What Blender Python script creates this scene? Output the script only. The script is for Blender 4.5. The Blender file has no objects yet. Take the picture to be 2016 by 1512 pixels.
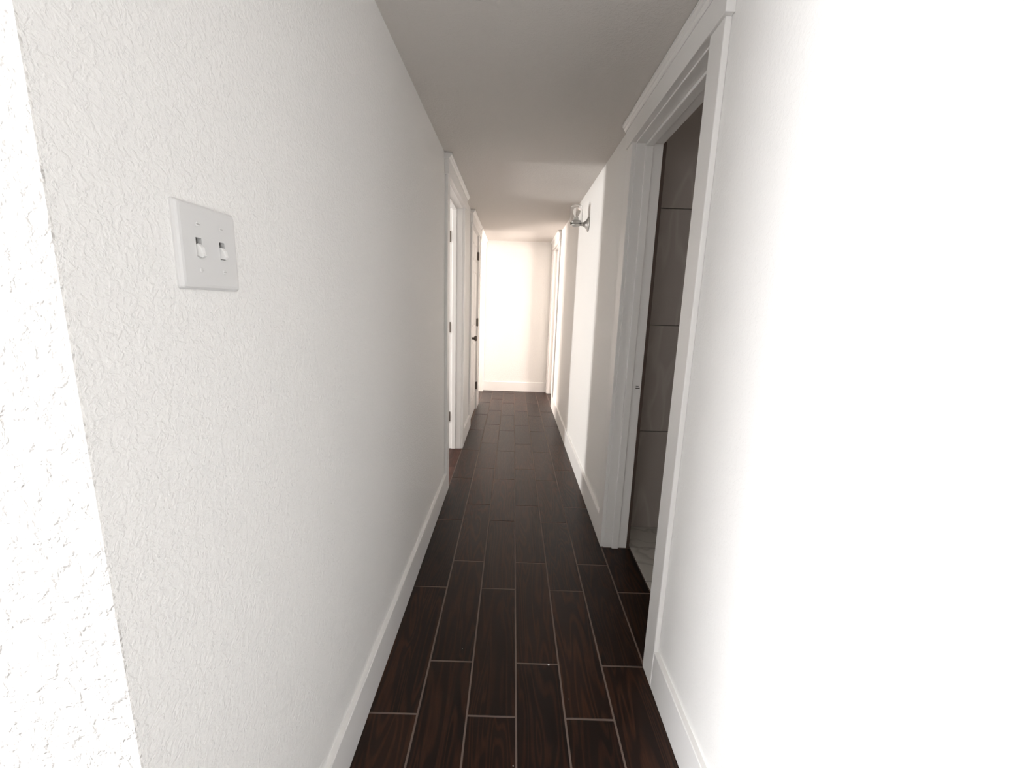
import bpy, bmesh, math, random
from mathutils import Matrix, Vector
random.seed(4)
sc = bpy.context.scene
COL = sc.collection
R = math.radians

# ------------------------------------------------------------------ camera
PITCH, YAW, ROLL, F_PX = R(10.963), R(0.122), R(1.911), 822.95
fw = Vector((math.sin(YAW)*math.cos(PITCH), math.cos(YAW)*math.cos(PITCH), -math.sin(PITCH)))
rt = Vector((math.cos(YAW), -math.sin(YAW), 0)); up = rt.cross(fw)
rt2 = rt*math.cos(ROLL) + up*math.sin(ROLL); up2 = -rt*math.sin(ROLL) + up*math.cos(ROLL)
cd = bpy.data.cameras.new('camera'); cam = bpy.data.objects.new('camera', cd); COL.objects.link(cam)
M = Matrix((rt2, up2, -fw)).transposed().to_4x4(); M.translation = Vector((0, 0, 1.31))
cam.matrix_world = M
cd.sensor_width = 36; cd.lens = F_PX/2016*36; cd.clip_start = 0.02
sc.camera = cam

# ------------------------------------------------------------------ daylight, exposure
EXPOSURE = 0.0
sc.view_settings.view_transform = 'Standard'; sc.view_settings.look = 'None'
sc.view_settings.gamma = 1; sc.view_settings.use_curve_mapping = False
sc.view_settings.exposure = EXPOSURE
sc.cycles.max_bounces = 14; sc.cycles.diffuse_bounces = 9; sc.cycles.use_denoising = True
w = bpy.data.worlds.new('sky'); sc.world = w; w.use_nodes = True
w.node_tree.nodes['Background'].inputs[0].default_value = (0.80, 0.90, 1.0, 1)
w.node_tree.nodes['Background'].inputs[1].default_value = 1.0

def daylight(name, loc, size, aim, watts, colour):
    """daylight coming in through a window opening"""
    l = bpy.data.lights.new(name, 'AREA'); l.shape = 'RECTANGLE'; l.size, l.size_y = size
    l.energy = watts; l.color = colour
    o = bpy.data.objects.new(name, l); COL.objects.link(o); o.location = loc
    o.rotation_euler = Vector(aim).to_track_quat('-Z', 'Y').to_euler()
    return o
# window openings: (room side wall X or Y, range, sill, head)
W_LIV_SIDE = (-3.3, -1.3, 0.90, 2.05)       # in the wall X = -4.5
W_LIV_BACK = (-4.35, -3.15, 0.75, 2.0)       # in the wall Y = -4
W_BED = (2.60, 3.06, 0.60, 1.95)            # in the wall X = -4.2
W_FARL = (6.55, 7.75, 0.4, 2.0)            # in the wall X = -3.2
W_BATH_FILL = (1.3, 1.9, 1.4, 2.1)              # in the wall X = 2.4; unseen, added to brighten the bathroom tiles
W_FARR = (4.95, 5.55, 0.7, 2.0)            # in the wall X = 3.2
def mid(a): return (a[0]+a[1])/2, (a[2]+a[3])/2, a[1]-a[0], a[3]-a[2]
COOL, NEUT, WARM = (0.975, 0.978, 1.0), (1.0, 0.97, 0.94), (1.0, 0.87, 0.79)
c = mid(W_LIV_SIDE); daylight('daylight_living_side', (-4.66, c[0], c[1]), (c[2], c[3]), (1, 0, 0), 545, COOL)
c = mid(W_LIV_BACK); daylight('daylight_living_back', (c[0], -4.16, c[1]), (c[2], c[3]), (0, 1, 0), 60, COOL)
c = mid(W_BED); daylight('daylight_bedroom', (-4.36, c[0], c[1]), (c[2], c[3]), (1, 0, 0), 235, NEUT)
c = mid(W_FARL); daylight('daylight_far_left', (-3.36, c[0], c[1]), (c[2], c[3]), (1, 0, 0), 380, WARM)
c = mid(W_FARR); daylight('daylight_far_right', (3.36, c[0], c[1]), (c[2], c[3]), (-1, 0, 0), 310, WARM)
c = mid(W_BATH_FILL); daylight('fill_bathroom', (2.56, c[0], c[1]), (c[2], c[3]), (-1, 0, 0), 5, WARM)  # weak fill light added to lift the dark bathroom tiles

# ------------------------------------------------------------------ materials
def new_mat(name):
    m = bpy.data.materials.new(name); m.use_nodes = True
    nt = m.node_tree; return m, nt, nt.nodes, nt.links, nt.nodes['Principled BSDF']
def plain(name, col, rough=0.5, metal=0.0, **k):
    m, nt, n, l, b = new_mat(name)
    b.inputs['Base Color'].default_value = (*col, 1); b.inputs['Roughness'].default_value = rough
    b.inputs['Metallic'].default_value = metal
    for kk, v in k.items(): b.inputs[kk.replace('_', ' ')].default_value = v
    # faint unevenness so nothing is dead flat
    t = n.new('ShaderNodeTexNoise'); t.inputs['Scale'].default_value = 35
    tc = n.new('ShaderNodeTexCoord'); l.new(tc.outputs['Object'], t.inputs['Vector'])
    bp = n.new('ShaderNodeBump'); bp.inputs['Strength'].default_value = 0.08; bp.inputs['Distance'].default_value = 0.002
    l.new(t.outputs['Fac'], bp.inputs['Height']); l.new(bp.outputs['Normal'], b.inputs['Normal'])
    return m
def plaster(name, col, strength, dist, scale=1.0, rough=0.6):
    """spray texture: low flattened splats over a fine grain"""
    m, nt, n, l, b = new_mat(name)
    tc = n.new('ShaderNodeTexCoord')
    wob = n.new('ShaderNodeTexNoise'); wob.inputs['Scale'].default_value = 30*scale; wob.inputs['Detail'].default_value = 2
    l.new(tc.outputs['Object'], wob.inputs['Vector'])
    add = n.new('ShaderNodeMixRGB'); add.blend_type = 'ADD'; add.inputs['Fac'].default_value = 0.02
    l.new(tc.outputs['Object'], add.inputs['Color1']); l.new(wob.outputs['Color'], add.inputs['Color2'])
    n1 = n.new('ShaderNodeTexNoise'); n1.inputs['Scale'].default_value = 75*scale; n1.inputs['Detail'].default_value = 3; n1.inputs['Roughness'].default_value = 0.55
    l.new(add.outputs['Color'], n1.inputs['Vector'])
    r1 = n.new('ShaderNodeMapRange'); r1.interpolation_type = 'SMOOTHSTEP'
    r1.inputs['From Min'].default_value = 0.40; r1.inputs['From Max'].default_value = 0.66
    l.new(n1.outputs['Fac'], r1.inputs['Value'])
    n2 = n.new('ShaderNodeTexNoise'); n2.inputs['Scale'].default_value = 170*scale; n2.inputs['Detail'].default_value = 2
    l.new(tc.outputs['Object'], n2.inputs['Vector'])
    mx = n.new('ShaderNodeMath'); mx.operation = 'MULTIPLY_ADD'; mx.inputs[1].default_value = 0.9
    l.new(n2.outputs['Fac'], mx.inputs[0]); l.new(r1.outputs['Result'], mx.inputs[2])
    n3 = n.new('ShaderNodeTexNoise'); n3.inputs['Scale'].default_value = 2.2; n3.inputs['Detail'].default_value = 2
    l.new(tc.outputs['Object'], n3.inputs['Vector'])
    m2 = n.new('ShaderNodeMath'); m2.operation = 'MULTIPLY_ADD'; m2.inputs[1].default_value = 3.0
    l.new(n3.outputs['Fac'], m2.inputs[0]); l.new(mx.outputs[0], m2.inputs[2])
    bp = n.new('ShaderNodeBump'); bp.inputs['Strength'].default_value = strength; bp.inputs['Distance'].default_value = dist
    l.new(m2.outputs[0], bp.inputs['Height']); l.new(bp.outputs['Normal'], b.inputs['Normal'])
    b.inputs['Base Color'].default_value = (*col, 1); b.inputs['Roughness'].default_value = rough
    b.inputs['Specular IOR Level'].default_value = 0.3
    return m
MAT = {}
MAT['wall'] = plaster('white_orange_peel_paint', (0.82, 0.815, 0.80), 0.5, 0.0016, 1.6)
MAT['wall_fine'] = plaster('white_fine_spray_paint', (0.82, 0.815, 0.80), 0.3, 0.001, 1.3)
MAT['stipple'] = plaster('white_coarse_stipple_paint', (0.84, 0.83, 0.81), 0.85, 0.0038, 0.75)
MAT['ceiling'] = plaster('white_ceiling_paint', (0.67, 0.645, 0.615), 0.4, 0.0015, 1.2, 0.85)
MAT['trim'] = plain('white_trim_paint', (0.82, 0.812, 0.80), 0.38)
MAT['plate'] = plain('white_switch_plastic', (0.67, 0.67, 0.665), 0.35)
MAT['lever'] = plain('bright_switch_lever', (0.80, 0.80, 0.79), 0.3)
MAT['slot'] = plain('dark_switch_slot', (0.05, 0.045, 0.04), 0.6)
MAT['bronze'] = plain('dark_bronze_metal', (0.17, 0.145, 0.125), 0.42, 0.8)
MAT['nickel'] = plain('worn_nickel_metal', (0.45, 0.43, 0.40), 0.3, 1.0)
MAT['fitting'] = plain('satin_grey_fitting', (0.42, 0.41, 0.39), 0.35, 0.35)
MAT['casing_shade'] = plain('brown_casing_shade', (0.07, 0.045, 0.035), 0.7)  # dark brown holds the shade on the bath-side casing edge
MAT['bulb'] = plain('clear_bulb_glass', (0.95, 0.93, 0.9), 0.08, 0.0, Transmission_Weight=0.85, IOR=1.2)
MAT['ivory'] = plain('bulb_socket_white', (0.75, 0.74, 0.7), 0.4)
MAT['glass'] = plain('clear_jar_glass', (0.98, 0.98, 0.98), 0.02, 0.0, Transmission_Weight=1.0, IOR=1.38)
m, nt, n, l, b = new_mat('window_glass')
tr = n.new('ShaderNodeBsdfTransparent'); gl = n.new('ShaderNodeBsdfGlossy'); gl.inputs['Roughness'].default_value = 0.02
mix = n.new('ShaderNodeMixShader'); mix.inputs[0].default_value = 0.04
l.new(tr.outputs[0], mix.inputs[1]); l.new(gl.outputs[0], mix.inputs[2]); l.new(mix.outputs[0], n['Material Output'].inputs[0])
MAT['pane'] = m

def wood_tile(name, dark, light, rough=0.34):
    m, nt, n, l, b = new_mat(name)
    tc = n.new('ShaderNodeTexCoord'); oi = n.new('ShaderNodeObjectInfo')
    off = n.new('ShaderNodeVectorMath'); off.operation = 'SCALE'; off.inputs[0].default_value = (17, 31, 7)
    l.new(oi.outputs['Random'], off.inputs['Scale'])
    ad = n.new('ShaderNodeVectorMath'); ad.operation = 'ADD'
    l.new(tc.outputs['Object'], ad.inputs[0]); l.new(off.outputs[0], ad.inputs[1])
    mp = n.new('ShaderNodeMapping'); mp.inputs['Scale'].default_value = (1, 0.10, 1)
    l.new(ad.outputs[0], mp.inputs['Vector'])
    # growth rings cut lengthways
    g = n.new('ShaderNodeTexNoise'); g.inputs['Scale'].default_value = 13; g.inputs['Detail'].default_value = 1.5; g.inputs['Distortion'].default_value = 0.6
    l.new(mp.outputs[0], g.inputs['Vector'])
    ml = n.new('ShaderNodeMath'); ml.operation = 'MULTIPLY'; ml.inputs[1].default_value = 70
    l.new(g.outputs['Fac'], ml.inputs[0])
    sn = n.new('ShaderNodeMath'); sn.operation = 'SINE'; l.new(ml.outputs[0], sn.inputs[0])
    f = n.new('ShaderNodeTexNoise'); f.inputs['Scale'].default_value = 240; f.inputs['Detail'].default_value = 3
    l.new(mp.outputs[0], f.inputs['Vector'])
    mr = n.new('ShaderNodeMapRange'); mr.inputs['From Min'].default_value = -0.3; mr.inputs['From Max'].default_value = 1.0
    l.new(sn.outputs[0], mr.inputs['Value'])
    mm = n.new('ShaderNodeMath'); mm.operation = 'MULTIPLY'; l.new(mr.outputs[0], mm.inputs[0]); l.new(f.outputs['Fac'], mm.inputs[1])
    big = n.new('ShaderNodeTexNoise'); big.inputs['Scale'].default_value = 6
    l.new(mp.outputs[0], big.inputs['Vector'])
    m3 = n.new('ShaderNodeMath'); m3.operation = 'MULTIPLY_ADD'; m3.inputs[1].default_value = 0.7
    l.new(mm.outputs[0], m3.inputs[0])
    m4 = n.new('ShaderNodeMath'); m4.operation = 'MULTIPLY'; m4.inputs[1].default_value = 0.45
    l.new(big.outputs['Fac'], m4.inputs[0]); l.new(m4.outputs[0], m3.inputs[2])
    cr = n.new('ShaderNodeValToRGB'); cr.color_ramp.elements[0].position = 0.1; cr.color_ramp.elements[1].position = 0.75
    cr.color_ramp.elements[0].color = (*dark, 1); cr.color_ramp.elements[1].color = (*light, 1)
    l.new(m3.outputs[0], cr.inputs['Fac'])
    vr = n.new('ShaderNodeMapRange'); vr.inputs['To Min'].default_value = 0.7; vr.inputs['To Max'].default_value = 1.3
    l.new(oi.outputs['Random'], vr.inputs['Value'])
    hs = n.new('ShaderNodeHueSaturation'); l.new(cr.outputs[0], hs.inputs['Color']); l.new(vr.outputs[0], hs.inputs['Value'])
    l.new(hs.outputs[0], b.inputs['Base Color'])
    rr = n.new('ShaderNodeMapRange'); rr.inputs['To Min'].default_value = rough-0.05; rr.inputs['To Max'].default_value = rough+0.14
    l.new(f.outputs['Fac'], rr.inputs['Value']); l.new(rr.outputs[0], b.inputs['Roughness'])
    bp = n.new('ShaderNodeBump'); bp.inputs['Strength'].default_value = 0.5; bp.inputs['Distance'].default_value = 0.0008
    l.new(mm.outputs[0], bp.inputs['Height']); l.new(bp.outputs['Normal'], b.inputs['Normal'])
    b.inputs['Specular IOR Level'].default_value = 0.28
    return m
MAT['plank'] = wood_tile('espresso_wood_look_tile', (0.0035, 0.0011, 0.0005), (0.042, 0.0145, 0.0055))
MAT['plank_red'] = wood_tile('reddish_wood_look_tile', (0.05, 0.02, 0.015), (0.12, 0.05, 0.035), 0.5)
MAT['grout'] = plain('taupe_grout', (0.17, 0.125, 0.105), 0.9)

def marble(name, base, vein):
    m, nt, n, l, b = new_mat(name)
    tc = n.new('ShaderNodeTexCoord'); oi = n.new('ShaderNodeObjectInfo')
    off = n.new('ShaderNodeVectorMath'); off.operation = 'SCALE'; off.inputs[0].default_value = (5, 9, 3)
    l.new(oi.outputs['Random'], off.inputs['Scale'])
    ad = n.new('ShaderNodeVectorMath'); ad.operation = 'ADD'; l.new(tc.outputs['Object'], ad.inputs[0]); l.new(off.outputs[0], ad.inputs[1])
    mp = n.new('ShaderNodeMapping'); mp.inputs['Rotation'].default_value = (0.3, 0.6, 0.5); mp.inputs['Scale'].default_value = (2.4, 2.4, 0.5)
    l.new(ad.outputs[0], mp.inputs['Vector'])
    t = n.new('ShaderNodeTexNoise'); t.inputs['Scale'].default_value = 2.2; t.inputs['Detail'].default_value = 2; t.inputs['Distortion'].default_value = 0.2
    l.new(mp.outputs[0], t.inputs['Vector'])
    s = n.new('ShaderNodeMath'); s.operation = 'SUBTRACT'; s.inputs[1].default_value = 0.5; l.new(t.outputs['Fac'], s.inputs[0])
    a = n.new('ShaderNodeMath'); a.operation = 'ABSOLUTE'; l.new(s.outputs[0], a.inputs[0])
    cr = n.new('ShaderNodeValToRGB'); cr.color_ramp.elements[0].position = 0.0; cr.color_ramp.elements[1].position = 0.035
    cr.color_ramp.elements[0].color = (*vein, 1); cr.color_ramp.elements[1].color = (*base, 1)
    l.new(a.outputs[0], cr.inputs['Fac']); l.new(cr.outputs[0], b.inputs['Base Color'])
    b.inputs['Roughness'].default_value = 0.28
    return m
MAT['marble'] = marble('grey_veined_marble_tile', (0.33, 0.295, 0.27), (0.375, 0.34, 0.315))
MAT['marble_floor'] = marble('pale_veined_marble_tile', (0.42, 0.405, 0.37), (0.30, 0.285, 0.26))
MAT['tile_grout'] = plain('dark_tile_grout', (0.06, 0.055, 0.05), 0.9)

# ------------------------------------------------------------------ mesh helpers
def box(bm, x0, x1, y0, y1, z0, z1):
    v = [bm.verts.new((x, y, z)) for x in (x0, x1) for y in (y0, y1) for z in (z0, z1)]
    for f in ((0, 1, 3, 2), (4, 6, 7, 5), (0, 4, 5, 1), (2, 3, 7, 6), (0, 2, 6, 4), (1, 5, 7, 3)):
        bm.faces.new([v[i] for i in f])
def prism(bm, prof, axis, a0, a1):
    """extrude a closed profile along an axis; prof holds the two other coordinates in xyz order"""
    def P(p, a):
        q = list(p); q.insert('xyz'.index(axis), a); return q
    A = [bm.verts.new(P(p, a0)) for p in prof]; B = [bm.verts.new(P(p, a1)) for p in prof]
    k = len(prof)
    for i in range(k): bm.faces.new((A[i], A[(i+1) % k], B[(i+1) % k], B[i]))
    bm.faces.new(A[::-1]); bm.faces.new(B)
def lathe(bm, prof, centre, axis=(0, 0, 1), seg=32, close=False):
    """prof: (radius, height) pairs along axis"""
    q = Vector(axis).to_track_quat('Z', 'Y'); rings = []
    for r, h in prof:
        if r < 1e-6: rings.append([bm.verts.new(Vector(centre) + q @ Vector((0, 0, h)))])
        else: rings.append([bm.verts.new(Vector(centre) + q @ Vector((r*math.cos(2*math.pi*i/seg), r*math.sin(2*math.pi*i/seg), h))) for i in range(seg)])
    pairs = list(zip(rings, rings[1:])) + ([(rings[-1], rings[0])] if close else [])
    for A, B in pairs:
        for i in range(seg):
            j = (i+1) % seg
            if len(A) == 1 and len(B) == 1: continue
            if len(A) == 1: bm.faces.new((A[0], B[j], B[i]))
            elif len(B) == 1: bm.faces.new((A[i], A[j], B[0]))
            else: bm.faces.new((A[i], A[j], B[j], B[i]))
def obj(name, bm, mat, parent=None, bevel=0.0, smooth=False, seg=2):
    bmesh.ops.recalc_face_normals(bm, faces=bm.faces)
    me = bpy.data.meshes.new(name); bm.to_mesh(me); bm.free()
    me.materials.append(MAT[mat] if isinstance(mat, str) else mat)
    if smooth:
        for p in me.polygons: p.use_smooth = True
    o = bpy.data.objects.new(name, me); COL.objects.link(o)
    if parent: o.parent = parent
    if bevel:
        b = o.modifiers.new('edge', 'BEVEL'); b.width = bevel; b.segments = seg; b.limit_method = 'ANGLE'; b.angle_limit = R(40)
    return o
def boxobj(name, dims, mat, parent=None, bevel=0.0):
    bm = bmesh.new(); box(bm, *dims); return obj(name, bm, mat, parent, bevel)
def struct(o): o['kind'] = 'structure'; return o
def empty(name, loc=(0, 0, 0)):
    o = bpy.data.objects.new(name, None); o.empty_display_size = 0.05; COL.objects.link(o); o.location = loc; return o

# ------------------------------------------------------------------ room shell
XL, XR, H, YC, YE, TOP = -0.438, 0.540, 2.170, 0.415, 6.205, 2.55
WT = 0.125                                                      # wall thickness
HEAD = 2.05
D_LEFT = [(2.795, 3.60), (4.32, 5.05), (5.32, 6.10)]
D_RIGHT = [(1.335, 2.10), (5.30, 6.10)]
def wall_x(name, x0, x1, y0, y1, holes, mat='wall'):
    """a wall along Y with openings (y0, y1, sill, head)"""
    bm = bmesh.new(); y = y0
    for a, b_, s, h in sorted(holes):
        if a > y: box(bm, x0, x1, y, a, 0, TOP)
        if s > 0: box(bm, x0, x1, a, b_, 0, s)
        box(bm, x0, x1, a, b_, h, TOP); y = b_
    box(bm, x0, x1, y, y1, 0, TOP)
    return struct(obj(name, bm, mat))
def wall_y(name, y0, y1, x0, x1, holes, mat='wall'):
    bm = bmesh.new(); x = x0
    for a, b_, s, h in sorted(holes):
        if a > x: box(bm, x, a, y0, y1, 0, TOP)
        if s > 0: box(bm, a, b_, y0, y1, 0, s)
        box(bm, a, b_, y0, y1, h, TOP); x = b_
    box(bm, x, x1, y0, y1, 0, TOP)
    return struct(obj(name, bm, mat))
J = 0.018
wall_x('wall_left', XL-WT, XL, YC, 8.1, [(a-J, b-J+2*J, 0, HEAD+J) for a, b in D_LEFT])
wall_x('wall_right', XR, XR+WT, -4.0, 8.1, [(a-J, b+J, 0, HEAD+J) for a, b in D_RIGHT], 'wall_fine')
wall_y('wall_far', YE, YE+WT, XL, XR, [])
wall_y('wall_near_left', YC, YC+WT, -4.5, XL-WT, [], 'stipple')
# stippled skin of the return wall turns the outside corner
struct(boxobj('wall_corner', (XL-WT, XL, YC-0.003, YC, 0, TOP), 'stipple'))
wall_x('wall_living_side', -4.5-WT, -4.5, -4.0-WT, YC+WT, [W_LIV_SIDE])
wall_y('wall_living_back', -4.0-WT, -4.0, -4.5, XR+WT, [W_LIV_BACK])
wall_x('wall_bedroom_side', -4.2-WT, -4.2, 1.5, 4.2, [W_BED])
wall_y('wall_bedroom_near', 1.5, 1.6, -4.2, XL-WT, [])
wall_y('wall_bedroom_far', 4.12, 4.22, -4.2, XL-WT, [])
wall_x('wall_far_left_side', -3.2-WT, -3.2, 5.1, 8.1, [W_FARL])
wall_y('wall_far_left_near', 5.10, 5.20, -3.2, XL-WT, [])
wall_y('wall_far_left_far', 8.1, 8.2, -3.2, XL-WT, [])
wall_x('wall_far_right_side', 3.2, 3.2+WT, 3.9, 7.0, [W_FARR])
wall_y('wall_far_right_near', 3.9, 4.0, XR+WT, 3.2, [])
wall_y('wall_far_right_far', 7.0, 7.1, XR+WT, 3.2, [])
wall_y('wall_bathroom_near', 0.85, 0.95, XR+WT, 2.4, [])
wall_x('wall_bathroom_side', 2.4, 2.5, 0.85, 2.45, [W_BATH_FILL])
tile_wall = wall_y('wall_bathroom_far', 2.34, 2.45, XR+WT, 2.4, [], 'tile_grout')
bm = bmesh.new()
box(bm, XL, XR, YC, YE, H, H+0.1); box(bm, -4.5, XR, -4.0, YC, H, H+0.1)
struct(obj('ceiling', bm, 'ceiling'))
bm = bmesh.new()
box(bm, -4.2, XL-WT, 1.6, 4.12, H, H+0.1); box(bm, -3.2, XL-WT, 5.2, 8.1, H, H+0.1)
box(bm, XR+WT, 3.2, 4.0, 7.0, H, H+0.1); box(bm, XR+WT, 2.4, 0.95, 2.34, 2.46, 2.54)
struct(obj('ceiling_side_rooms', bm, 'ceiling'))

# ------------------------------------------------------------------ floor: grout bed and every plank
PW, PL, PX, PYE, PYO = 0.159, 0.614, 0.051, 1.326, 1.120
GW = 0.0062
bm = bmesh.new(); box(bm, -4.6, 0.687, -4.1, 8.2, -0.06, -0.0016); box(bm, 0.687, 3.3, 3.9, 8.2, -0.06, -0.0016)
floor = struct(obj('floor', bm, 'grout'))
def plank_bm(bm, x0, x1, y0, y1, cx=0, cy=0, e=0.0012, zt=0.0, zb=-0.005):
    lo = [(x0, y0), (x1, y0), (x1, y1), (x0, y1)]
    hi = [(x0+e, y0+e), (x1-e, y0+e), (x1-e, y1-e), (x0+e, y1-e)]
    A = [bm.verts.new((x-cx, y-cy, zb)) for x, y in lo]; B = [bm.verts.new((x-cx, y-cy, zt-e)) for x, y in lo]
    C = [bm.verts.new((x-cx, y-cy, zt)) for x, y in hi]
    for P_, Q in ((A, B), (B, C)):
        for i in range(4): bm.faces.new((P_[i], P_[(i+1) % 4], Q[(i+1) % 4], Q[i]))
    bm.faces.new(C)
mesh_cache = {}
SPECKS = [(-0.154, 1.383, 0.0014), (0.173, 1.322, 0.0036), (0.231, 1.187, 0.0013), (0.042, 0.974, 0.0016)]
def plank_obj(x0, x1, y0, y1, mat='plank'):
    key = (round(x1-x0, 4), round(y1-y0, 4), mat); cx, cy = (x0+x1)/2, (y0+y1)/2
    if key not in mesh_cache:
        b = bmesh.new(); plank_bm(b, x0, x1, y0, y1, cx, cy)
        o = obj('plank', b, mat, floor); mesh_cache[key] = o.data
    else:
        o = bpy.data.objects.new('plank', mesh_cache[key]); COL.objects.link(o); o.parent = floor
    o.location = (cx, cy, random.uniform(-0.0003, 0.0003))
    o.rotation_euler = (random.uniform(-.0006, .0006), random.uniform(-.0012, .0012), 0)
def cells(xa, xb, ya, yb):
    k0 = math.floor((xa-PX)/PW + 1e-6); k = k0
    while PX + k*PW < xb - 1e-6:
        xs, xe = max(PX+k*PW+GW/2, xa), min(PX+(k+1)*PW-GW/2, xb)
        ph = PYE if k % 2 == 0 else PYO
        j = math.floor((ya-ph)/PL)
        while ph + j*PL < yb:
            ys, ye = max(ph+j*PL+GW/2, ya), min(ph+(j+1)*PL-GW/2, yb)
            if xe-xs > 0.012 and ye-ys > 0.01: yield xs, xe, ys, ye
            j += 1
        k += 1
for c in cells(-0.426, 0.528, -0.55, YE-0.012): plank_obj(*c)           # the hallway
for c in cells(0.528, 0.687, 1.337, 2.098): plank_obj(*c)               # in the bathroom doorway
for c in cells(0.528, 0.687, 5.302, 6.098): plank_obj(*c)
for a, b_ in (D_LEFT[0], D_LEFT[2]):
    for c in cells(-0.585, -0.426, a+.002, b_-.002): plank_obj(*c, mat='plank_red' if a < 4 else 'plank')
for c in cells(-1.5, -0.426, -0.55, YC-0.02): plank_obj(*c)             # round the outside corner
for c in cells(-1.2, -0.585, 2.0, 4.1): plank_obj(*c, mat='plank_red')
bm = bmesh.new()
for reg in ((-4.48, -1.5, -3.98, YC-.02), (-1.5, 0.528, -3.98, -0.55), (-3.18, -0.585, 5.22, 8.08), (0.687, 3.18, 4.02, 6.98)):
    for c in cells(*reg): plank_bm(bm, *c)
o = obj('planks_further_off', bm, 'plank', floor); o['kind'] = 'stuff'
bm = bmesh.new()
for reg in ((-4.18, -1.2, 1.62, 4.1), (-1.2, -.585, 1.62, 2.0)):
    for c in cells(*reg): plank_bm(bm, *c)
o = obj('planks_in_bedroom', bm, 'plank_red', floor); o['kind'] = 'stuff'

# crumbs of dried paint left on the floor
for x, y, r in SPECKS:
    b = bmesh.new(); bmesh.ops.create_icosphere(b, subdivisions=1, radius=r)
    for v in b.verts: v.co.z *= 0.5; v.co.x *= random.uniform(0.8, 1.3)
    o = obj('paint_crumb', b, 'trim', floor); o.location = (x, y, 0.0004)
# bathroom: marble floor tiles and large marble wall tiles
bath_floor = struct(boxobj('floor_bathroom', (0.687, 2.4, 0.95, 2.34, -0.06, -0.0016), 'tile_grout'))
for i in range(3):
    for j in range(5):
        x0 = 0.689 + i*0.61; y1 = 2.334 - 0.0 if j == 0 else 2.111 - (j-1)*0.29; y0 = 2.111 - j*0.29
        y0 = max(y0, 0.952); x1 = min(x0+0.607, 2.398)
        b = bmesh.new(); plank_bm(b, x0, x1, y0+.003, y1, (x0+x1)/2, (y0+y1)/2)
        o = obj('tile', b, 'marble_floor', bath_floor); o.location = ((x0+x1)/2, (y0+y1)/2, 0)
zj = [0.0, 0.607, 1.216, 1.823, 2.43]
for i in range(3):
    for z0, z1 in zip(zj, zj[1:]):
        x0 = 0.672 + i*0.61; x1 = min(x0+0.607, 2.398)
        o = boxobj('tile', (x0-(x0+x1)/2, x1-(x0+x1)/2, -0.012, 0.004, z0+.002-(z0+z1)/2, z1-.002-(z0+z1)/2), 'marble', tile_wall, 0.001)
        o.location = ((x0+x1)/2, 2.34, (z0+z1)/2)

# ------------------------------------------------------------------ baseboards
def base_x(name, x, s, runs, h=0.145, t=0.016):
    """s = +1: board stands on the +X side of the wall face x"""
    bm = bmesh.new()
    for a, b_ in runs:
        prism(bm, [(x, 0.001), (x+s*t, 0.001), (x+s*t, h-0.003), (x+s*(t-0.002), h), (x, h)], 'y', a, b_)
    return struct(obj(name, bm, 'trim'))
CW, RV = 0.088, 0.006                                            # casing width, reveal
oL = [(a-RV-CW, b+RV+CW) for a, b in D_LEFT]; oR = [(a-RV-CW, b+RV+CW) for a, b in D_RIGHT]
base_x('baseboard_left', XL, 1, [(YC-0.014, oL[0][0]), (oL[0][1], oL[1][0]), (oL[1][1], oL[2][0])])
base_x('baseboard_right', XR, -1, [(-3.98, oR[0][0]), (oR[0][1], oR[1][0])])
def base_y(name, y, s, x0, x1, h=0.145, t=0.016):
    bm = bmesh.new(); prism(bm, [(y, 0.001), (y+s*t, 0.001), (y+s*t, h-0.003), (y+s*(t-0.002), h), (y, h)], 'x', x0, x1)
    return struct(obj(name, bm, 'trim'))
base_y('baseboard_far', YE, -1, XL+0.02, XR-0.02, 0.140)
base_y('baseboard_near_left', YC-0.003, -1, -4.48, XL+0.014)

# ------------------------------------------------------------------ doorways
def doorway(num, x, s, a, b_, far_clip=None, inner='trim'):
    """x: hall face of the wall; s: +1 when the wall lies towards +X; a..b_: clear opening"""
    d = empty('door_%d' % num, (x, (a+b_)/2, 0)); d['kind'] = 'structure'
    off = Vector((x, (a+b_)/2, 0))
    def part(name, dims, mat='trim', bevel=0.002, parent=None):
        x0, x1, y0, y1, z0, z1 = dims
        xs = sorted((x+s*x0, x+s*x1))
        o = boxobj(name, (xs[0]-off.x, xs[1]-off.x, y0-off.y, y1-off.y, z0, z1), mat, parent or d, bevel); return o
    y_out = b_+RV+CW
    if far_clip: y_out = min(y_out, far_clip)
    CT = 0.018
    part('side_casing', (-CT, 0, a-RV-CW, a-RV, 0.001, HEAD+RV), bevel=0.003)
    part('side_casing', (-CT, 0, b_+RV, y_out, 0.001, HEAD+RV), bevel=0.003)
    hy0, hy1 = a-RV-CW-0.014, y_out + (0.014 if not far_clip else 0)
    part('head_casing', (-0.026, 0, hy0, hy1, HEAD+RV, 2.136), bevel=0.002)
    bm = bmesh.new()
    prof = [(0, 2.136), (-0.028, 2.136), (-0.030, 2.142), (-0.036, 2.147), (-0.037, 2.154), (-0.043, 2.158), (-0.044, 2.168), (0, 2.168)]
    prism(bm, [(s*p, z) for p, z in prof], 'y', hy0-0.012-off.y, hy1+(0.012 if not far_clip else 0)-off.y)
    obj('cap_moulding', bm, 'trim', d)
    T = WT
    part('side_jamb', (-0.001, T, a-J, a, 0.001, HEAD+J), bevel=0.0015)
    part('side_jamb', (-0.001, T, b_, b_+J, 0.001, HEAD+J), bevel=0.0015)
    part('head_jamb', (-0.001, T, a, b_, HEAD, HEAD+J), bevel=0.0015)
    return d, part
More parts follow.
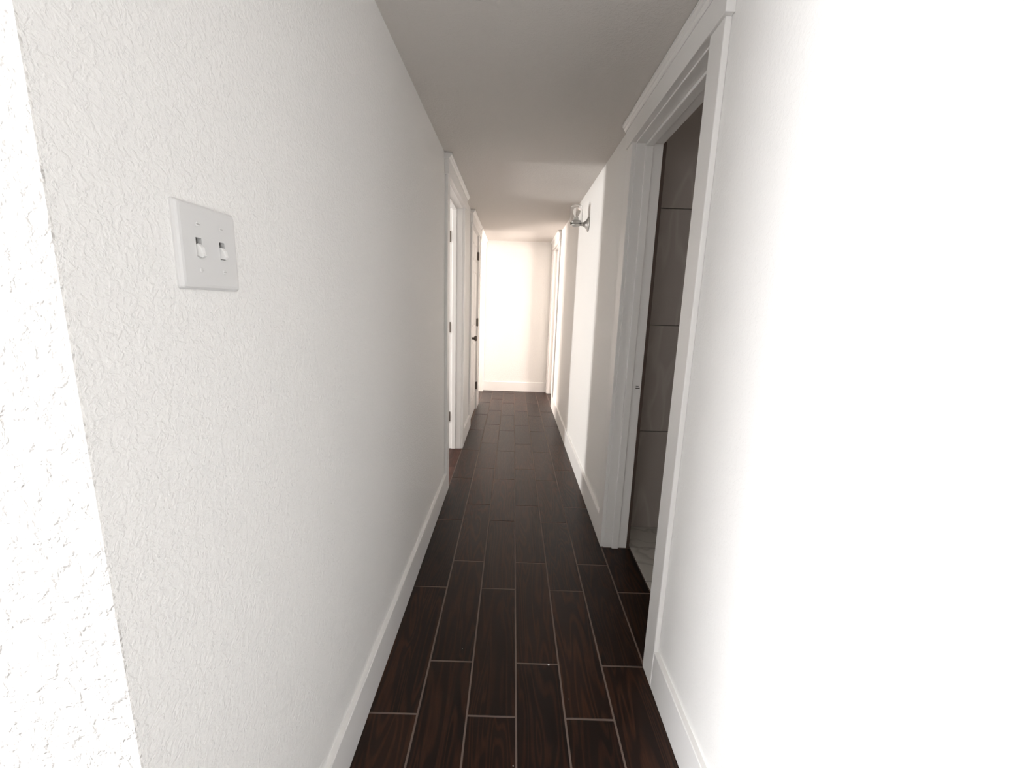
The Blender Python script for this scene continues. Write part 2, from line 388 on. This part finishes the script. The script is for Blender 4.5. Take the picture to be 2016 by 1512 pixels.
# 1: bedroom doorway on the left, its door open into the room
d1, p1 = doorway(1, XL, -1, *D_LEFT[0])
a, b_ = D_LEFT[0]
SX = (0.048, 0.083)
def stops(part, a, b_, sx):
    part('door_stop', (*sx, a, a+0.012, 0.002, HEAD-0.012), bevel=0.003)
    part('door_stop', (*sx, b_-0.012, b_, 0.002, HEAD-0.012), bevel=0.003)
    part('door_stop', (*sx, a, b_, HEAD-0.012, HEAD), bevel=0.003)
stops(p1, a, b_, SX)
def add_panels(slab, W, Z, face_x, s, mat='trim', n_cols=2):
    """raised panels on a slab lying in the plane X=face_x, from y=0 to W; s faces the viewer"""
    st, gap = 0.105, 0.09
    pw = (W - 2*st - (n_cols-1)*gap)/n_cols
    for r0, r1 in ((0.20, 0.86), (1.02, 1.62), (1.73, 1.92)):
        for c in range(n_cols):
            y0 = st + c*(pw+gap); y1 = y0+pw; bm = bmesh.new()
            rings = [(0, 0.0005), (0.007, -0.005), (0.014, -0.005), (0.035, 0.0035)]
            prev = None
            for ins, dx in rings:
                ring = [bm.verts.new((face_x+s*dx, yy, zz)) for yy, zz in ((y0+ins, r0+ins), (y1-ins, r0+ins), (y1-ins, r1-ins), (y0+ins, r1-ins))]
                if prev:
                    for i in range(4): bm.faces.new((prev[i], prev[(i+1) % 4], ring[(i+1) % 4], ring[i]))
                prev = ring
            bm.faces.new(prev)
            bk = [bm.verts.new((face_x-s*0.008, yy, zz)) for yy, zz in ((y0, r0), (y1, r0), (y1, r1), (y0, r1))]
            bm.faces.new(bk)
            o = obj('panel', bm, mat, slab)
def slab_with_pockets(name, W, Z, th, parent, face_x0, n_cols=2):
    """door leaf with pockets on the +X face where the raised panels sit (leaf spans X face_x0-th..face_x0)"""
    bm = bmesh.new(); st, gap = 0.105, 0.09; pw = (W-2*st-(n_cols-1)*gap)/n_cols
    rows = ((0.20, 0.86), (1.02, 1.62), (1.73, 1.92))
    box(bm, face_x0-th, face_x0-0.009, 0, W, 0, Z)
    ys = [0, st] + sum([[st+c*(pw+gap)+pw, st+(c+1)*(pw+gap)] for c in range(n_cols-1)], []) + [W-st, W]
    for i in range(0, len(ys), 2): box(bm, face_x0-0.009, face_x0, ys[i], ys[i+1], 0, Z)
    zs = [0, 0.20, 0.86, 1.02, 1.62, 1.73, 1.92, Z]
    for c in range(n_cols):
        y0 = st + c*(pw+gap)
        for i in range(0, 8, 2): box(bm, face_x0-0.009, face_x0, y0, y0+pw, zs[i], zs[i+1])
    return obj(name, bm, 'trim', parent)
def hinge(part_parent, loc, axis_dir, leaf_dims, off):
    bm = bmesh.new()
    lathe(bm, [(0, -0.048), (0.0045, -0.047), (0.0065, -0.043), (0.0065, 0.043), (0.0045, 0.047), (0, 0.048)], Vector(loc)-off, seg=12)
    for z in (-0.026, -0.009, 0.009, 0.026):
        lathe(bm, [(0.0068, -0.0006), (0.0068, 0.0006)], Vector(loc)-off+Vector((0, 0, z)), seg=12)
    x0, x1, y0, y1 = leaf_dims
    box(bm, x0-off.x, x1-off.x, y0-off.y, y1-off.y, loc[2]-0.044, loc[2]+0.044)
    return obj('hinge', bm, 'bronze', part_parent)
off1 = Vector(d1.location)
for z in (1.83, 1.09, 0.30):
    hinge(d1, (XL-WT+0.010, b_-0.006, z), 1, (XL-WT, XL-WT+0.030, b_-0.0028, b_+0.0005), off1)
# open bedroom leaf, folded back square into the room
leaf = boxobj('door_leaf', (-0.76, 0, 0, 0.035, 0.008, HEAD-0.006), 'trim', d1, 0.002)
leaf.location = (XL-WT-0.012-off1.x, b_+0.012-off1.y, 0)

# 2: closed closet door with hinges and knob on the hall side
d2, p2 = doorway(2, XL, -1, *D_LEFT[1])
a, b_ = D_LEFT[1]; off2 = Vector(d2.location)
stops(p2, a, b_, (0.045, 0.080))
W2 = b_-a-0.005
slab = slab_with_pockets('door_leaf', W2, HEAD-0.018, 0.035, d2, 0)
slab.location = (XL-0.004-off2.x, a+0.0025-off2.y, 0.014)
add_panels(slab, W2, HEAD, 0, 1)
for z in (1.83, 1.07, 0.30):
    hinge(d2, (XL+0.014, b_-0.001, z), 1, (XL-0.004, XL+0.008, b_-0.016, b_+0.010), off2)
bm = bmesh.new()
lathe(bm, [(0, -0.001), (0.032, 0), (0.032, 0.004), (0.028, 0.009), (0.014, 0.012), (0.0115, 0.020), (0.0115, 0.034), (0.016, 0.040),
           (0.025, 0.046), (0.0285, 0.055), (0.027, 0.064), (0.020, 0.070), (0, 0.072)], (0, 0, 0), (1, 0, 0), 28)
k = obj('knob', bm, 'bronze', slab, smooth=True); k.location = (0, 0.060, 0.92)

# 3: bedroom doorway at the far left, 4: doorway at the far right
d3, p3 = doorway(3, XL, -1, *D_LEFT[2], far_clip=YE-0.002); stops(p3, *D_LEFT[2], SX)
d4, p4 = doorway(4, XR, 1, *D_RIGHT[1], far_clip=YE-0.002); stops(p4, *D_RIGHT[1], SX)
# 5: bathroom doorway on the right
d5, p5 = doorway(5, XR, 1, *D_RIGHT[0]); a, b_ = D_RIGHT[0]
stops(p5, a, b_, (0.042, 0.078))
p5('inner_casing', (WT, WT+0.017, b_+0.003, b_+0.09, 0.001, HEAD+0.01), 'casing_shade', 0.001)  # unlit edge: its shade is put into the colour
p5('inner_casing', (WT, WT+0.017, a-0.09, a-0.003, 0.001, HEAD+0.01), 'casing_shade', 0.001)
p5('strike_plate', (0.092, 0.118, b_-0.0012, b_+0.001, 0.890, 0.924), 'trim', 0.0005)
off5 = Vector(d5.location)
bm = bmesh.new(); box(bm, XR+0.097-off5.x, XR+0.118-off5.x, b_-0.0018-off5.y, b_-0.0011-off5.y, 0.901, 0.905); box(bm, XR+0.097-off5.x, XR+0.112-off5.x, b_-0.0018-off5.y, b_-0.0011-off5.y, 0.912, 0.915)
obj('strike_hole', bm, 'slot', d5)
leaf = boxobj('door_leaf', (0, 0.74, -0.035, 0, 0.008, HEAD-0.006), 'trim', d5, 0.002)
leaf.location = (XR+WT+0.02-off5.x, a-0.004-off5.y, 0)

# ------------------------------------------------------------------ windows of the rooms the light comes from
def window(num, axis, pos, rng, outward):
    u0, u1, z0, z1 = rng; e = empty('window_%d' % num, (0, 0, 0)); e['kind'] = 'structure'
    def B(u_0, u_1, za, zb, d0, d1):
        lo, hi = sorted((pos+outward*d0, pos+outward*d1))
        return (lo, hi, u_0, u_1, za, zb) if axis == 'x' else (u_0, u_1, lo, hi, za, zb)
    bm = bmesh.new(); f = 0.045
    for q in ((u0, u0+f, z0, z1), (u1-f, u1, z0, z1), (u0+f, u1-f, z0, z0+f), (u0+f, u1-f, z1-f, z1)): box(bm, *B(*q, 0.03, 0.09))
    obj('window_frame', bm, 'trim', e, 0.002)
    zm = (z0+z1)/2; bm = bmesh.new(); box(bm, *B(u0+f, u1-f, zm-0.018, zm+0.018, 0.035, 0.08)); obj('sash_rail', bm, 'trim', e, 0.002)
    for za, zb in ((z0+f, zm-0.018), (zm+0.018, z1-f)):
        bm = bmesh.new(); box(bm, *B(u0+f, u1-f, za, zb, 0.055, 0.059)); obj('pane', bm, 'pane', e)
    bm = bmesh.new(); box(bm, *B(u0-0.03, u1+0.03, z0-0.022, z0, -0.03, 0.03)); obj('window_sill', bm, 'trim', e, 0.003)
window(1, 'x', -4.5, W_LIV_SIDE, -1)
window(2, 'y', -4.0, W_LIV_BACK, -1)
window(3, 'x', -4.2, W_BED, -1)
window(4, 'x', -3.2, W_FARL, -1)
window(5, 'x', 3.2, W_FARR, 1)
window(6, 'x', 2.4, W_BATH_FILL, 1)  # unseen opening, added for the bathroom fill light

# ------------------------------------------------------------------ two-gang light switch
sw = empty('light_switch', (XL, 0.6155, 1.3705))
sw['label'] = 'white double light switch with two small toggles on the near left wall'
sw['category'] = 'light switch'
PWD, PHT, PT = 0.117, 0.1135, 0.0075
bm = bmesh.new()
y, z = PWD/2, PHT/2
rings = [(0, 0.0), (0, 0.0022), (0.0012, 0.0048), (0.0035, 0.0068), (0.007, PT)]
prev = None
def rrect(ins, x, rad=0.004, seg=4):
    pts = []
    for cy, cz, a0 in ((y-ins-rad, z-ins-rad, 0), (-y+ins+rad, z-ins-rad, 90), (-y+ins+rad, -z+ins+rad, 180), (y-ins-rad, -z+ins+rad, 270)):
        for i in range(seg+1):
            t = R(a0 + 90*i/seg); pts.append(bm.verts.new((x, cy+rad*math.cos(t), cz+rad*math.sin(t))))
    return pts
for ins, x in rings:
    ring = rrect(ins, x)
    if prev:
        for i in range(len(ring)): bm.faces.new((prev[i], prev[(i+1) % len(ring)], ring[(i+1) % len(ring)], ring[i]))
    prev = ring
# front face with the two toggle slots left open, slot walls going back
outer = [bm.edges.get((prev[i], prev[(i+1) % len(prev)])) for i in range(len(prev))]
fill = list(outer); walls = []
for gy in (-0.023, 0.023):
    ring = [bm.verts.new((PT, gy+a_*0.0054, b_*0.0124)) for a_, b_ in ((-1, -1), (1, -1), (1, 1), (-1, 1))]
    back = [bm.verts.new((0.0, v.co.y, v.co.z)) for v in ring]
    fill += [bm.edges.new((ring[i], ring[(i+1) % 4])) for i in range(4)]; walls.append((ring, back))
bmesh.ops.triangle_fill(bm, use_beauty=True, edges=fill, normal=(1, 0, 0))
for ring, back in walls:
    for i in range(4): bm.faces.new((ring[i], ring[(i+1) % 4], back[(i+1) % 4], back[i]))
me_ = obj('plate', bm, 'plate', sw); plate = me_
plate.rotation_euler = (R(-0.4), 0, 0)
for gy, ang, out in ((-0.023, -44, 0.0165), (0.023, -40, 0.0145)):
    bm = bmesh.new()
    # toggle: a tapering lever hanging down out of its slot
    q = Matrix.Rotation(R(-ang), 4, 'Y')
    secs = [(0.0, 0.0040, 0.0082), (0.007, 0.0039, 0.0078), (0.012, 0.0034, 0.0036), (out, 0.0028, 0.0022)]
    prev = None
    for dx, hy, hz in secs:
        ring = [bm.verts.new(q @ Vector((dx, sy*hy, sz*hz))) for sy, sz in ((-1, -1), (1, -1), (1, 1), (-1, 1))]
        if prev:
            for i in range(4): bm.faces.new((prev[i], prev[(i+1) % 4], ring[(i+1) % 4], ring[i]))
        else: bm.faces.new(ring[::-1])
        prev = ring
    bm.faces.new(prev)
    t = obj('toggle', bm, 'lever', sw, 0.0008); t.location = (0.002, gy, -0.001)
    bm = bmesh.new(); box(bm, 0.0008, 0.0018, gy-0.0052, gy+0.0052, -0.0122, 0.0122)
    obj('slot_recess', bm, 'slot', sw)
    for sz in (-0.030, 0.030):
        bm = bmesh.new()
        lathe(bm, [(0.0033, 0), (0.0033, 0.0006), (0.0025, 0.0013), (0.0, 0.0016)], (PT-0.0002, gy, sz), (1, 0, 0), 14)
        s = obj('screw', bm, 'plate', sw)
        box_bm = bmesh.new(); box(box_bm, PT+0.0011, PT+0.0017, gy-0.0028, gy+0.0028, sz-0.0003, sz+0.0003)
        obj('screw_slot', box_bm, 'fitting', s)

# ------------------------------------------------------------------ jelly-jar wall lamp
lamp = empty('wall_lamp', (XR, 3.30, 1.905))
lamp['label'] = 'small unlit wall lamp with a clear glass jar shade, high on the right wall'
lamp['category'] = 'wall lamp'
ax = XR - 0.445                                            # distance of the jar axis from the wall
bm = bmesh.new()
lathe(bm, [(0, 0), (0.052, 0), (0.053, 0.004), (0.050, 0.009), (0.043, 0.013), (0.036, 0.016), (0.026, 0.024), (0.018, 0.034), (0.014, 0.044), (0, 0.045)], (0, 0, 0), (-1, 0, 0), 40)
obj('backplate', bm, 'fitting', lamp, smooth=True)
bm = bmesh.new()
lathe(bm, [(0, 0.040), (0.0135, 0.040), (0.0125, 0.052), (0.013, ax-0.024), (0, ax-0.02)], (0, 0, 0), (-1, 0, 0), 24)
obj('arm', bm, 'fitting', lamp, smooth=True)
bm = bmesh.new()
lathe(bm, [(0, -0.022), (0.018, -0.021), (0.030, -0.014), (0.036, -0.004), (0.037, 0.016), (0.037, 0.022), (0.034, 0.024), (0, 0.024)], (-ax, 0, 0), seg=36)
holder = obj('lamp_holder', bm, 'fitting', lamp, smooth=True)
bm = bmesh.new()
box(bm, -ax-0.042, -ax-0.036, -0.004, 0.004, 0.006, 0.014)
obj('thumb_screw', bm, 'bronze', holder, 0.001)
bm = bmesh.new()
ro = 0.0465; prof_o = [(0.0405, -0.004), (ro-0.002, 0.004), (ro, 0.012), (ro, 0.112), (ro-0.003, 0.123), (ro-0.010, 0.131), (ro-0.022, 0.1345), (0, 0.136)]
prof_i = [(0, 0.1325), (ro-0.023, 0.1312), (ro-0.0125, 0.128), (ro-0.006, 0.1205), (ro-0.0032, 0.111), (ro-0.0032, 0.012), (ro-0.005, 0.004), (0.0385, -0.004)]
lathe(bm, prof_o + prof_i, (-ax, 0, 0), seg=48, close=True)
obj('glass_shade', bm, 'glass', lamp, smooth=True)
bm = bmesh.new()
lathe(bm, [(0, 0.024), (0.017, 0.024), (0.017, 0.044), (0.0135, 0.048), (0, 0.048)], (-ax, 0, 0), seg=24)
obj('socket', bm, 'ivory', lamp, smooth=False)
bm = bmesh.new()
lathe(bm, [(0.0125, 0.048), (0.014, 0.055), (0.021, 0.066), (0.0275, 0.080), (0.029, 0.090), (0.026, 0.103), (0.017, 0.113), (0.008, 0.117), (0, 0.118)], (-ax, 0, 0), seg=32)
obj('bulb', bm, 'bulb', lamp, smooth=True)
